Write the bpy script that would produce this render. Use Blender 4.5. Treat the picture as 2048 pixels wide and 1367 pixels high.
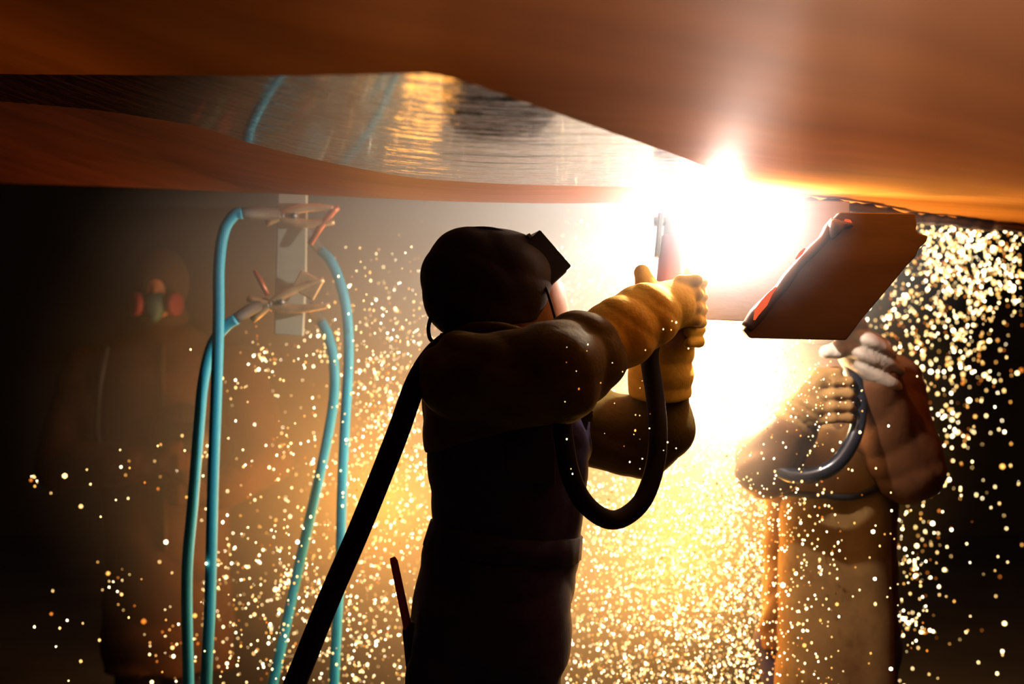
import bpy, bmesh, math, random
import numpy as np
from mathutils import Vector, Matrix

random.seed(7)
rng = np.random.default_rng(11)
scene = bpy.context.scene
C = scene.collection
for o in list(bpy.data.objects):
    bpy.data.objects.remove(o)

# ---------------------------------------------------------------- camera, world, lights, exposure
F_PX = 50.0 / 36.0 * 2048.0
CAM_Z = 1.5
def P(px, py, Y):
    """photo pixel + distance from the camera (metres along +Y) -> world point"""
    return Vector(((px - 1024.0) / F_PX * Y, Y, CAM_Z + (683.5 - py) / F_PX * Y))

cam_d = bpy.data.cameras.new('camera')
cam_d.lens = 50.0
cam_d.sensor_width = 36.0
cam_d.dof.use_dof = True
cam_d.dof.focus_distance = 3.05
cam_d.dof.aperture_fstop = 2.2
cam = bpy.data.objects.new('camera', cam_d)
C.objects.link(cam)
cam.location = (0, 0, CAM_Z)
cam.rotation_euler = (math.radians(90), 0, 0)
scene.camera = cam

world = bpy.data.worlds.new('night_hall')
scene.world = world
world.use_nodes = True
world.node_tree.nodes['Background'].inputs['Color'].default_value = (0.16, 0.2, 0.3, 1)
world.node_tree.nodes['Background'].inputs['Strength'].default_value = 0.032

scene.view_settings.view_transform = 'Standard'
scene.view_settings.look = 'None'
scene.view_settings.exposure = 0.0
scene.view_settings.gamma = 1.0
scene.view_settings.use_curve_mapping = False
scene.cycles.use_denoising = True
scene.cycles.max_bounces = 5
scene.cycles.diffuse_bounces = 2
scene.cycles.glossy_bounces = 3
scene.cycles.transmission_bounces = 2
scene.cycles.volume_bounces = 0
scene.cycles.volume_step_rate = 3.0
scene.cycles.sample_clamp_indirect = 4.0

def lamp(name, loc, energy, color, radius):
    d = bpy.data.lights.new(name, 'POINT')
    d.energy = energy
    d.color = color
    d.shadow_soft_size = radius
    o = bpy.data.objects.new(name, d)
    C.objects.link(o)
    o.location = loc
    return o

ARC = P(1440, 413, 3.27)
lamp('arc_light', ARC, 150.0, (1.0, 0.96, 0.93), 0.02)
# light given off by the dense streams of sparks behind the welder
lamp('spark_jet_light', P(1465, 760, 3.95), 66.0, (1.0, 0.72, 0.38), 0.10)
lamp('spark_stream_light', P(1380, 1120, 4.4), 80.0, (1.0, 0.40, 0.05), 0.25)
lamp('spark_drift_light', P(770, 1000, 4.8), 44.0, (1.0, 0.37, 0.04), 0.2)

# ---------------------------------------------------------------- materials
def mat(name, base, rough=0.6, metal=0.0, spec=0.5, noise=None, bump=None, coat=0.0):
    """noise = (scale xyz, second colour, detail, low, high); bump = (scale xyz, strength, distance)"""
    m = bpy.data.materials.new(name)
    m.use_nodes = True
    nt = m.node_tree
    b = nt.nodes['Principled BSDF']
    b.inputs['Base Color'].default_value = (*base, 1)
    b.inputs['Roughness'].default_value = rough
    b.inputs['Metallic'].default_value = metal
    b.inputs['Specular IOR Level'].default_value = spec
    b.inputs['Coat Weight'].default_value = coat
    b.inputs['Coat Roughness'].default_value = 0.08
    tc = nt.nodes.new('ShaderNodeTexCoord')
    def tex(scale, detail):
        mp = nt.nodes.new('ShaderNodeMapping')
        mp.inputs['Scale'].default_value = scale
        nt.links.new(tc.outputs['Object'], mp.inputs['Vector'])
        n = nt.nodes.new('ShaderNodeTexNoise')
        n.inputs['Scale'].default_value = 1.0
        n.inputs['Detail'].default_value = detail
        n.inputs['Roughness'].default_value = 0.6
        nt.links.new(mp.outputs['Vector'], n.inputs['Vector'])
        return n
    if noise:
        sc, col2, det, lo, hi = noise
        n = tex(sc, det)
        r = nt.nodes.new('ShaderNodeValToRGB')
        r.color_ramp.elements[0].position = lo
        r.color_ramp.elements[0].color = (*base, 1)
        r.color_ramp.elements[1].position = hi
        r.color_ramp.elements[1].color = (*col2, 1)
        nt.links.new(n.outputs['Fac'], r.inputs['Fac'])
        nt.links.new(r.outputs['Color'], b.inputs['Base Color'])
    if bump:
        sc, st, dist = bump
        n = tex(sc, 4.0)
        bp = nt.nodes.new('ShaderNodeBump')
        bp.inputs['Strength'].default_value = st
        bp.inputs['Distance'].default_value = dist
        nt.links.new(n.outputs['Fac'], bp.inputs['Height'])
        nt.links.new(bp.outputs['Normal'], b.inputs['Normal'])
    return m

def emit(name, col, strength):
    m = bpy.data.materials.new(name)
    m.use_nodes = True
    nt = m.node_tree
    nt.nodes.clear()
    e = nt.nodes.new('ShaderNodeEmission')
    e.inputs['Color'].default_value = (*col, 1)
    e.inputs['Strength'].default_value = strength
    out = nt.nodes.new('ShaderNodeOutputMaterial')
    nt.links.new(e.outputs[0], out.inputs['Surface'])
    m.cycles.emission_sampling = 'NONE'
    return m

M = {}
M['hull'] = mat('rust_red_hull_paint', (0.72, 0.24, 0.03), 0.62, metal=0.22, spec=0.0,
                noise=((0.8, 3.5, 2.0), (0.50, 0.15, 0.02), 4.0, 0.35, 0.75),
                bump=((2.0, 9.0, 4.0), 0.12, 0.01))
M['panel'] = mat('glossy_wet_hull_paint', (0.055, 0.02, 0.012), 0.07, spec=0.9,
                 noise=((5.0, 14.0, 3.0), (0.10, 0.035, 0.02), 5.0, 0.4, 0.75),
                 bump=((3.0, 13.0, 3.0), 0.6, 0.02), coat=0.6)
M['lip'] = mat('red_primer_paint', (0.24, 0.06, 0.03), 0.55,
               noise=((1.0, 10.0, 10.0), (0.14, 0.032, 0.016), 4.0, 0.4, 0.7),
               bump=((2.0, 20.0, 20.0), 0.2, 0.008))
M['floor'] = mat('dusty_concrete', (0.05, 0.045, 0.04), 0.9, noise=((2, 2, 2), (0.09, 0.08, 0.07), 6, 0.35, 0.7))
M['wall'] = mat('sooty_wall', (0.02, 0.018, 0.016), 0.9, noise=((1, 1, 1), (0.035, 0.03, 0.026), 4, 0.4, 0.7))
M['steel'] = mat('mill_scale_steel', (0.20, 0.13, 0.095), 0.5, metal=0.25,
                 noise=((2.5, 2.5, 16.0), (0.28, 0.19, 0.13), 5, 0.35, 0.7), bump=((12, 12, 30), 0.2, 0.004))
M['bracket'] = mat('grey_green_primer', (0.50, 0.50, 0.38), 0.6, noise=((6, 6, 6), (0.38, 0.38, 0.29), 4, 0.4, 0.7))
M['brass'] = mat('worn_brass', (0.80, 0.58, 0.30), 0.4, metal=0.5, noise=((20, 20, 20), (0.55, 0.36, 0.18), 3, 0.4, 0.7))
M['copper'] = mat('red_copper', (0.60, 0.20, 0.09), 0.4, metal=0.6)
M['cable'] = mat('cyan_blue_cable_rubber', (0.04, 0.50, 0.74), 0.5, noise=((30, 30, 6), (0.03, 0.40, 0.62), 3, 0.4, 0.7))
M['sleeve_rubber'] = mat('grey_rubber_sleeve', (0.10, 0.09, 0.08), 0.6)
M['hose'] = mat('black_rubber_hose', (0.014, 0.011, 0.010), 0.7, spec=0.2, bump=((60, 60, 60), 0.3, 0.002))
M['hose_shiny'] = mat('shiny_black_hose', (0.02, 0.02, 0.025), 0.22, spec=0.6)
M['leather'] = mat('olive_tan_suede', (0.15, 0.092, 0.015), 0.9, spec=0.15,
                   noise=((14, 14, 14), (0.09, 0.055, 0.009), 5, 0.35, 0.7), bump=((70, 70, 70), 0.4, 0.004))
M['glove'] = mat('yellow_suede_gauntlet', (0.85, 0.50, 0.06), 0.9, spec=0.1,
                 noise=((18, 18, 18), (0.62, 0.34, 0.04), 5, 0.4, 0.75), bump=((70, 70, 70), 0.4, 0.004))
M['grey_glove'] = mat('grey_suede_glove', (0.42, 0.33, 0.25), 0.9, spec=0.15,
                      noise=((16, 16, 16), (0.3, 0.22, 0.15), 5, 0.4, 0.75), bump=((60, 60, 60), 0.4, 0.004))
M['navy'] = mat('navy_cotton_twill', (0.060, 0.046, 0.085), 0.9, spec=0.15,
                noise=((20, 20, 20), (0.042, 0.031, 0.060), 4, 0.4, 0.7), bump=((160, 160, 40), 0.3, 0.002))
M['hood'] = mat('dark_brown_hood_cloth', (0.045, 0.028, 0.016), 0.9, spec=0.15,
                noise=((20, 20, 20), (0.03, 0.018, 0.01), 4, 0.4, 0.7), bump=((120, 120, 120), 0.3, 0.002))
M['black'] = mat('black_plastic', (0.012, 0.011, 0.011), 0.45)
M['lens'] = mat('dark_welding_glass', (0.004, 0.008, 0.006), 0.05)
M['skin'] = mat('skin', (0.50, 0.22, 0.10), 0.6, noise=((30, 30, 30), (0.42, 0.17, 0.075), 3, 0.4, 0.7))
M['dark_leather'] = mat('dark_brown_leather', (0.060, 0.020, 0.005), 0.8, spec=0.2,
                        noise=((10, 10, 10), (0.035, 0.011, 0.003), 5, 0.35, 0.7), bump=((50, 50, 50), 0.35, 0.004))
M['brown_leather'] = mat('rust_brown_leather', (0.11, 0.036, 0.008), 0.75, spec=0.25,
                         noise=((10, 10, 10), (0.09, 0.03, 0.008), 5, 0.35, 0.7), bump=((50, 50, 50), 0.35, 0.004))
M['apron'] = mat('tan_split_leather', (0.30, 0.16, 0.05), 0.85, spec=0.2,
                 noise=((9, 9, 9), (0.2, 0.1, 0.03), 5, 0.35, 0.7), bump=((50, 50, 50), 0.35, 0.004))
M['boot'] = mat('black_boot_leather', (0.02, 0.016, 0.013), 0.6)
M['pink'] = mat('pink_filter_plastic', (0.16, 0.015, 0.03), 0.7)
M['teal'] = mat('dark_teal_rubber', (0.03, 0.10, 0.10), 0.6)
M['red_wood'] = mat('red_marker_stick', (0.75, 0.13, 0.03), 0.6)
M['torch_grip'] = mat('pinkish_red_grip', (0.42, 0.14, 0.12), 0.55)
M['torch_metal'] = mat('grey_torch_metal', (0.35, 0.34, 0.33), 0.4, metal=0.7)
M['electrode'] = mat('copper_coated_rod', (0.5, 0.28, 0.18), 0.35, metal=0.8)
M['hot'] = emit('red_hot_steel', (1.0, 0.12, 0.03), 0.9)
M['arc'] = emit('white_arc', (1.0, 0.95, 0.9), 60.0)

# ---------------------------------------------------------------- object helpers
def link(name, me, material, parent=None, smooth=True):
    o = bpy.data.objects.new(name, me)
    C.objects.link(o)
    if material is not None and not me.materials:
        me.materials.append(material)
    if smooth:
        for p in me.polygons:
            p.use_smooth = True
    if parent is not None:
        o.parent = parent
        o.matrix_parent_inverse = parent.matrix_basis.inverted()
    return o

def tag(o, label=None, cat=None, group=None, kind=None):
    if label: o['label'] = label
    if cat: o['category'] = cat
    if group: o['group'] = group
    if kind: o['kind'] = kind
    return o

def thing(name, loc, label, cat, group=None):
    o = bpy.data.objects.new(name, None)
    C.objects.link(o)
    o.location = loc
    o.empty_display_size = 0.1
    return tag(o, label, cat, group)

def mesh_bm(name, bm):
    bmesh.ops.recalc_face_normals(bm, faces=bm.faces)
    me = bpy.data.meshes.new(name)
    bm.to_mesh(me)
    bm.free()
    return me

def mesh_np(name, v, f):
    me = bpy.data.meshes.new(name)
    me.from_pydata([tuple(x) for x in v], [], [tuple(x) for x in f])
    me.update()
    return me

def box_mesh(name, half, bevel=0.0, seg=2, mtx=None):
    bm = bmesh.new()
    bmesh.ops.create_cube(bm, size=2.0)
    bmesh.ops.scale(bm, vec=half, verts=bm.verts)
    if bevel:
        bmesh.ops.bevel(bm, geom=list(bm.edges), offset=bevel, segments=seg, affect='EDGES', profile=0.5)
    if mtx is not None:
        bmesh.ops.transform(bm, matrix=mtx, verts=bm.verts)
    return mesh_bm(name, bm)

def frame_from(x, z):
    x = Vector(x).normalized(); z = Vector(z)
    z = (z - x * z.dot(x)).normalized()
    y = z.cross(x)
    return Matrix((x, y, z)).transposed()

def catmull(pts, n=10):
    pts = [Vector(p) for p in pts]
    ext = [pts[0] * 2 - pts[1]] + pts + [pts[-1] * 2 - pts[-2]]
    out = []
    for i in range(1, len(ext) - 2):
        p0, p1, p2, p3 = ext[i-1:i+3]
        for k in range(n):
            t = k / n
            out.append(0.5 * ((2*p1) + (p2-p0)*t + (2*p0-5*p1+4*p2-p3)*t*t + (3*p1-p0-3*p2+p3)*t**3))
    out.append(pts[-1])
    return out

def tube_mesh(name, pts, r, seg=14, n=10, caps=True, smooth_path=True):
    path = catmull(pts, n) if smooth_path else [Vector(p) for p in pts]
    rs = r if hasattr(r, '__len__') else [r] * len(path)
    if len(rs) != len(path):
        rs = np.interp(np.linspace(0, 1, len(path)), np.linspace(0, 1, len(rs)), rs)
    v, f = [], []
    t0 = (path[1] - path[0]).normalized()
    u = t0.orthogonal().normalized()
    for i, p in enumerate(path):
        t = (path[min(i+1, len(path)-1)] - path[max(i-1, 0)]).normalized()
        u = (u - t * u.dot(t)).normalized()
        w = t.cross(u)
        for k in range(seg):
            a = 2 * math.pi * k / seg
            v.append(p + (u * math.cos(a) + w * math.sin(a)) * float(rs[i]))
        if i:
            for k in range(seg):
                a0 = (i-1)*seg + k; a1 = (i-1)*seg + (k+1) % seg
                f.append((a0, a1, a1 + seg, a0 + seg))
    if caps:
        f.append(tuple(range(seg))[::-1])
        f.append(tuple((len(path)-1)*seg + k for k in range(seg)))
    return mesh_np(name, v, f)

def slab_mesh(name, outline, normal, thick, bevel=0.0):
    """flat polygon with thickness: outline = world points, pushed along normal"""
    bm = bmesh.new()
    vs = [bm.verts.new(p) for p in outline]
    face = bm.faces.new(vs)
    r = bmesh.ops.extrude_face_region(bm, geom=[face])
    nv = [e for e in r['geom'] if isinstance(e, bmesh.types.BMVert)]
    bmesh.ops.translate(bm, vec=Vector(normal) * thick, verts=nv)
    if bevel:
        bmesh.ops.bevel(bm, geom=list(bm.edges), offset=bevel, segments=1, affect='EDGES')
    bmesh.ops.triangulate(bm, faces=[x for x in bm.faces if len(x.verts) > 4])
    return mesh_bm(name, bm)

# ---------------------------------------------------------------- signed-distance modelling (figures, clothes)
def smin(a, b, k):
    if k <= 0: return np.minimum(a, b)
    h = np.maximum(k - np.abs(a - b), 0) / k
    return np.minimum(a, b) - h * h * k * 0.25

class Field:
    def __init__(s, lo, hi, res):
        s.lo = np.array(lo, float); s.res = res
        s.n = np.ceil((np.array(hi, float) - s.lo) / res).astype(int) + 1
        s.ax = [s.lo[i] + np.arange(s.n[i]) * res for i in range(3)]
        s.F = np.full(tuple(s.n), 0.5)
    def sub(s, lo, hi, m):
        i0 = np.clip(np.floor((np.array(lo) - m - s.lo) / s.res).astype(int), 0, s.n - 1)
        i1 = np.clip(np.ceil((np.array(hi) + m - s.lo) / s.res).astype(int) + 1, 1, s.n)
        sl = tuple(slice(a, b) for a, b in zip(i0, i1))
        g = np.meshgrid(*(s.ax[i][sl[i]] for i in range(3)), indexing='ij')
        return sl, g
    def put(s, sl, d, k, op):
        if op == 'add': s.F[sl] = smin(s.F[sl], d, k)
        else: s.F[sl] = -smin(-s.F[sl], d, k)       # cut
    def cone(s, a, b, ra, rb, k=0.03, op='add'):
        a = np.array(a); b = np.array(b); r = max(ra, rb)
        sl, (x, y, z) = s.sub(np.minimum(a, b) - r, np.maximum(a, b) + r, k + 3 * s.res)
        ab = b - a; L = max(ab @ ab, 1e-9)
        t = np.clip(((x-a[0])*ab[0] + (y-a[1])*ab[1] + (z-a[2])*ab[2]) / L, 0, 1)
        d = np.sqrt((x-a[0]-t*ab[0])**2 + (y-a[1]-t*ab[1])**2 + (z-a[2]-t*ab[2])**2) - (ra + (rb-ra)*t)
        s.put(sl, d, k, op); return s
    def chain(s, pts, rs, k=0.03):
        for i in range(len(pts) - 1): s.cone(pts[i], pts[i+1], rs[i], rs[i+1], k)
        return s
    def ell(s, c, r, k=0.03, rot=None, op='add'):
        c = np.array(c); r = np.array(r); R = r.max()
        sl, (x, y, z) = s.sub(c - R, c + R, k + 3 * s.res)
        x = x - c[0]; y = y - c[1]; z = z - c[2]
        if rot is not None:
            q = np.array(rot)                       # columns = local axes
            x, y, z = (x*q[0,i] + y*q[1,i] + z*q[2,i] for i in range(3))
        l = np.sqrt((x/r[0])**2 + (y/r[1])**2 + (z/r[2])**2)
        g = np.sqrt((x/r[0]**2)**2 + (y/r[1]**2)**2 + (z/r[2]**2)**2) + 1e-9
        s.put(sl, l * (l - 1) / g, k, op); return s
    def loft(s, secs, k=0.02, rotz=0.0, power=2.0):
        """secs: rows (z, cx, cy, a, b), a along local x, b along local y, turned by rotz"""
        S = np.array(sorted(secs)); R = max(S[:,3].max(), S[:,4].max())
        lo = np.array([S[:,1].min()-R, S[:,2].min()-R, S[0,0]]); hi = np.array([S[:,1].max()+R, S[:,2].max()+R, S[-1,0]])
        sl, (x, y, z) = s.sub(lo, hi, k + 3 * s.res)
        zz = s.ax[2][sl[2]]
        cx, cy, a, b = (np.interp(zz, S[:,0], S[:,i])[None,None,:] for i in (1,2,3,4))
        ca, sa = math.cos(rotz), math.sin(rotz)
        u = (x-cx)*ca + (y-cy)*sa; v = -(x-cx)*sa + (y-cy)*ca
        d = ((np.abs(u/a)**power + np.abs(v/b)**power) ** (1/power) - 1) * np.minimum(a, b)
        d = np.maximum(d, np.maximum(S[0,0] - z, z - S[-1,0]))
        s.put(sl, d, k, 'add'); return s
    def cut_plane(s, p, n, k=0.006):
        """drop what lies on the side n points to"""
        g = np.meshgrid(*s.ax, indexing='ij'); n = np.array(Vector(n).normalized()); p = np.array(p)
        d = (g[0]-p[0])*n[0] + (g[1]-p[1])*n[1] + (g[2]-p[2])*n[2]
        s.F = -smin(-s.F, -d, k); return s
    def folds(s, waves):
        """waves: (direction*frequency, amplitude, phase, warp)"""
        g = np.meshgrid(*s.ax, indexing='ij')
        w = np.sin(g[0]*11 + 2*np.sin(g[2]*9)) + np.sin(g[1]*13 + g[2]*7 + 1.3*np.sin(g[0]*8))
        m = np.abs(s.F) < 0.06
        for k, amp, ph, warp in waves:
            a = g[0]*k[0] + g[1]*k[1] + g[2]*k[2] + ph + warp * w
            s.F[m] += (amp * (1 - 2*np.abs(np.sin(a*0.5))**0.8))[m]
        return s
    def mesh(s, name, smooth_iter=1):
        F = s.F.copy()
        F[0] = F[-1] = 0.1; F[:,0] = F[:,-1] = 0.1; F[:,:,0] = F[:,:,-1] = 0.1
        ins = F < 0
        corners = [(i,j,k) for i in (0,1) for j in (0,1) for k in (0,1)]
        n = F.shape
        def cs(A, c): return A[c[0]:n[0]-1+c[0], c[1]:n[1]-1+c[1], c[2]:n[2]-1+c[2]]
        cnt = sum(cs(ins, c).astype(np.int8) for c in corners)
        act = (cnt > 0) & (cnt < 8)
        idx = np.argwhere(act)
        vid = -np.ones(act.shape, int); vid[act] = np.arange(len(idx))
        acc = np.zeros((len(idx), 3)); num = np.zeros(len(idx))
        for a in corners:
            for ax in range(3):
                if a[ax]: continue
                b = list(a); b[ax] = 1
                fa = cs(F, a)[act]; fb = cs(F, tuple(b))[act]
                m = (fa < 0) != (fb < 0)
                t = np.where(m, fa / np.where(m, fa - fb, 1), 0)
                pt = np.tile(np.array(a, float), (len(idx), 1)); pt[:, ax] = t
                acc[m] += pt[m]; num[m] += 1
        V = s.lo + (idx + acc / np.maximum(num, 1)[:, None]) * s.res
        quads = []
        for ax in range(3):
            o1, o2 = [i for i in range(3) if i != ax]
            A = [slice(None)]*3; B = [slice(None)]*3
            A[ax] = slice(0, -1); B[ax] = slice(1, None)
            ch = ins[tuple(A)] != ins[tuple(B)]
            e = np.argwhere(ch)
            e = e[(e[:, o1] > 0) & (e[:, o2] > 0) & (e[:, o1] < n[o1]-1) & (e[:, o2] < n[o2]-1)]
            def g(d1, d2):
                q = e.copy(); q[:, o1] -= d1; q[:, o2] -= d2
                return vid[q[:,0], q[:,1], q[:,2]]
            q = np.stack([g(0,0), g(1,0), g(1,1), g(0,1)], 1)
            inside_lo = ins[e[:,0], e[:,1], e[:,2]]
            flip = inside_lo if ax != 1 else ~inside_lo
            q[flip] = q[flip][:, ::-1]
            quads.append(q)
        Q = np.concatenate(quads); Q = Q[(Q >= 0).all(1)]
        for _ in range(smooth_iter):                # light smoothing
            S = np.zeros_like(V); c = np.zeros(len(V))
            for i in range(4):
                for j in (1, 3):
                    np.add.at(S, Q[:, i], V[Q[:, (i+j) % 4]]); np.add.at(c, Q[:, i], 1)
            V = V * 0.5 + 0.5 * S / np.maximum(c, 1)[:, None]
        me = bpy.data.meshes.new(name)
        me.vertices.add(len(V)); me.vertices.foreach_set('co', V.astype(np.float32).ravel())
        me.loops.add(len(Q)*4); me.loops.foreach_set('vertex_index', Q.astype(np.int32).ravel())
        me.polygons.add(len(Q)); me.polygons.foreach_set('loop_start', (np.arange(len(Q))*4).astype(np.int32))
        me.update(calc_edges=True); me.validate()
        bm = bmesh.new(); bm.from_mesh(me); bmesh.ops.recalc_face_normals(bm, faces=bm.faces); bm.to_mesh(me); bm.free()
        return me

def bounds(pts, pad):
    a = np.array([list(p) for p in pts])
    return a.min(0) - pad, a.max(0) + pad

# ================================================================ THE SETTING
def plane_obj(name, corners, material):
    me = mesh_np(name, corners, [(0, 1, 2, 3)])
    o = link(name, me, material, smooth=False)
    return tag(o, kind='structure')
fl = plane_obj('floor', [(-9, -3, 0), (9, -3, 0), (9, 11, 0), (-9, 11, 0)], M['floor'])
wb = plane_obj('wall_back', [(-9, 11, 0), (9, 11, 0), (9, 11, 7), (-9, 11, 7)], M['wall'])
tag(fl, 'dusty dark concrete floor of the hall'); tag(wb, 'sooty dark far wall of the hall')

# ---------------------------------------------------------------- ship hull overhead
H = 0.335                                   # height of the hull bottom above the camera
def on_plane(px, py, h):
    Y = F_PX * h / (683.5 - py)
    return P(px, py, Y)
hull = thing('ship_hull', (0.3, 2.6, CAM_Z + H), 'underside of a rust red steel hull hanging low over the welders', 'hull')

def interp_poly(pts, n=60):
    a = np.array(pts, float)
    x = np.linspace(a[0, 0], a[-1, 0], n)
    # smooth the polyline a little
    y = np.interp(x, a[:, 0], a[:, 1])
    for _ in range(3):
        y[1:-1] = 0.25*y[:-2] + 0.5*y[1:-1] + 0.25*y[2:]
    return list(zip(x, y))

def strip_plate(name, far, near, hf, material, rows, rise, jag=0.0):
    """plate between two pixel curves; hf(u, v) = height above the camera; rise = how far its rim goes up"""
    n = len(far)
    v, f = [], []
    for j in range(rows):
        t = j / (rows - 1)
        for i in range(n):
            px = far[i][0]*(1-t) + near[i][0]*t
            # interpolate in inverse depth so that rows are even in the world
            yf, yn = far[i][1], near[i][1]
            a = 1/((683.5-yf)/F_PX); b = 1/((683.5-yn)/F_PX)
            py = 683.5 - F_PX / (a*(1-t) + b*t)
            h = hf(px, py, t)
            if j == 0 and jag:
                py += jag * (random.random() - 0.5)
            v.append(on_plane(px, py, h))
    for j in range(rows-1):
        for i in range(n-1):
            a = j*n + i
            f.append((a, a+1, a+n+1, a+n))
    # rim going up all round
    ring = [i for i in range(n)] + [j*n + n-1 for j in range(1, rows)] + [(rows-1)*n + i for i in range(n-2, -1, -1)] + [j*n for j in range(rows-2, 0, -1)]
    base = len(v)
    for r in ring:
        v.append(v[r] + Vector((0, 0, rise)))
    m = len(ring)
    for i in range(m):
        f.append((ring[i], ring[(i+1) % m], base + (i+1) % m, base + i))
    f.append(tuple(base + i for i in range(m)))
    me = mesh_np(name, v, f)
    bm = bmesh.new(); bm.from_mesh(me)
    bmesh.ops.triangulate(bm, faces=[x for x in bm.faces if len(x.verts) > 4])
    bmesh.ops.recalc_face_normals(bm, faces=bm.faces)
    bm.to_mesh(me); bm.free()
    return link(name, me, material, hull, smooth=False)

def sweep(px):
    return 0.16 * (max(0.0, 1080 - px) / F_PX * 3.2) ** 2
X0, X1 = -500, 2600
shell_far = interp_poly([(X0, 146), (300, 150), (600, 152), (870, 146), (1000, 186), (1150, 240), (1340, 305), (1480, 358), (1600, 404), (1700, 412), (1830, 434), (2048, 456), (X1, 492)], 150)
shell_near = [(x, -330) for x, y in shell_far]
strip_plate('shell_plate', shell_far, shell_near, lambda px, py, t: H + 0.006 - 0.20 * t * t + sweep(px) - 0.05 * (max(0.0, px - 1400) / 650) ** 2 * min(1.0, 2.5 * t), M['hull'], 40, 0.6, jag=1.5)
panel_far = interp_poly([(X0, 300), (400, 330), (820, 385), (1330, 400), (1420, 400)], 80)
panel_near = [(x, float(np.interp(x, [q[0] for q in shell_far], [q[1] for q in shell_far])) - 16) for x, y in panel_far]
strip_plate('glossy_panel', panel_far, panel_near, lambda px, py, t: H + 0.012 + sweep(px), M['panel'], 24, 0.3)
lip_near = interp_poly([(X0, 120), (200, 190), (400, 228), (500, 270), (640, 310), (820, 350), (1000, 362), (1330, 372), (1600, 392), (1750, 400)], 90)
lip_far = interp_poly([(X0, 352), (200, 372), (600, 389), (900, 403), (1100, 407), (1340, 404), (1600, 414), (1750, 430)], 90)
strip_plate('lip_plate', lip_far, lip_near, lambda px, py, t: H - 0.004 + 0.018 * t + sweep(px), M['lip'], 14, 0.6)
# the block of hull above, hidden from below, that the plates belong to
hb = box_mesh('hull_block', (4.2, 1.9, 0.9), 0.05, 2, Matrix.Translation((0.5, 2.9, CAM_Z + H + 0.56 + 0.9)))
link('hull_block', hb, M['hull'], hull, smooth=False)
# jagged line of burnt gouging along the right seam
bm = bmesh.new()
gp = []
for i in range(46):
    px = 1600 + i * 10
    py = np.interp(px, [1600, 1700, 1830, 2048], [405, 414, 436, 457]) + random.uniform(-1.5, 1.5)
    gp.append(on_plane(px, py, H - 0.012))
link('gouged_seam', tube_mesh('gouged_seam', gp, [0.010 + 0.007*random.random() for _ in gp], 7, 1, smooth_path=False), M['steel'], hull)

# ================================================================ MAIN WELDER
FACE = math.radians(25)
fwd = Vector((math.cos(FACE), math.sin(FACE), 0)); lft = Vector((-fwd.y, fwd.x, 0)); up = Vector((0, 0, 1))

J = dict(
    pelvis=P(985, 1225, 3.17), waist=P(1000, 1080, 3.17), chest=P(1005, 830, 3.16),
    neck0=P(1020, 700, 3.16), neck1=P(1062, 610, 3.14), head=P(985, 572, 3.13),
    sh_r=P(925, 752, 2.97), el_r=P(1120, 765, 2.86), wr_r=P(1305, 630, 3.05), ha_r=P(1350, 600, 3.10),
    sh_l=P(1065, 745, 3.36), el_l=P(1290, 885, 3.36), wr_l=P(1325, 715, 3.22), ha_l=P(1348, 655, 3.17))
J['hip_r'] = J['pelvis'] - lft * 0.09; J['hip_l'] = J['pelvis'] + lft * 0.09
J['kn_r'] = Vector((J['hip_r'].x + 0.02, J['hip_r'].y - 0.02, 0.49)); J['kn_l'] = Vector((J['hip_l'].x + 0.10, J['hip_l'].y + 0.05, 0.49))
J['an_r'] = Vector((J['kn_r'].x - 0.03, J['kn_r'].y, 0.09)); J['an_l'] = Vector((J['kn_l'].x + 0.0, J['kn_l'].y + 0.01, 0.09))

def boot(parent, ankle, f, material=None):
    F = Field(*bounds([ankle + Vector((0, 0, 0.14)), ankle - Vector((0, 0, 0.09)), ankle + f*0.2, ankle - f*0.08], 0.09), 0.010)
    F.cone(ankle + Vector((0,0,0.10)), ankle, 0.062, 0.055, 0.02)
    F.cone(ankle - f*0.03 - Vector((0,0,0.045)), ankle + f*0.15 - Vector((0,0,0.05)), 0.045, 0.043, 0.03)
    F.cut_plane((0, 0, 0.001), (0, 0, -1))
    return link('boot', F.mesh('boot'), material or M['boot'], parent)

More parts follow.
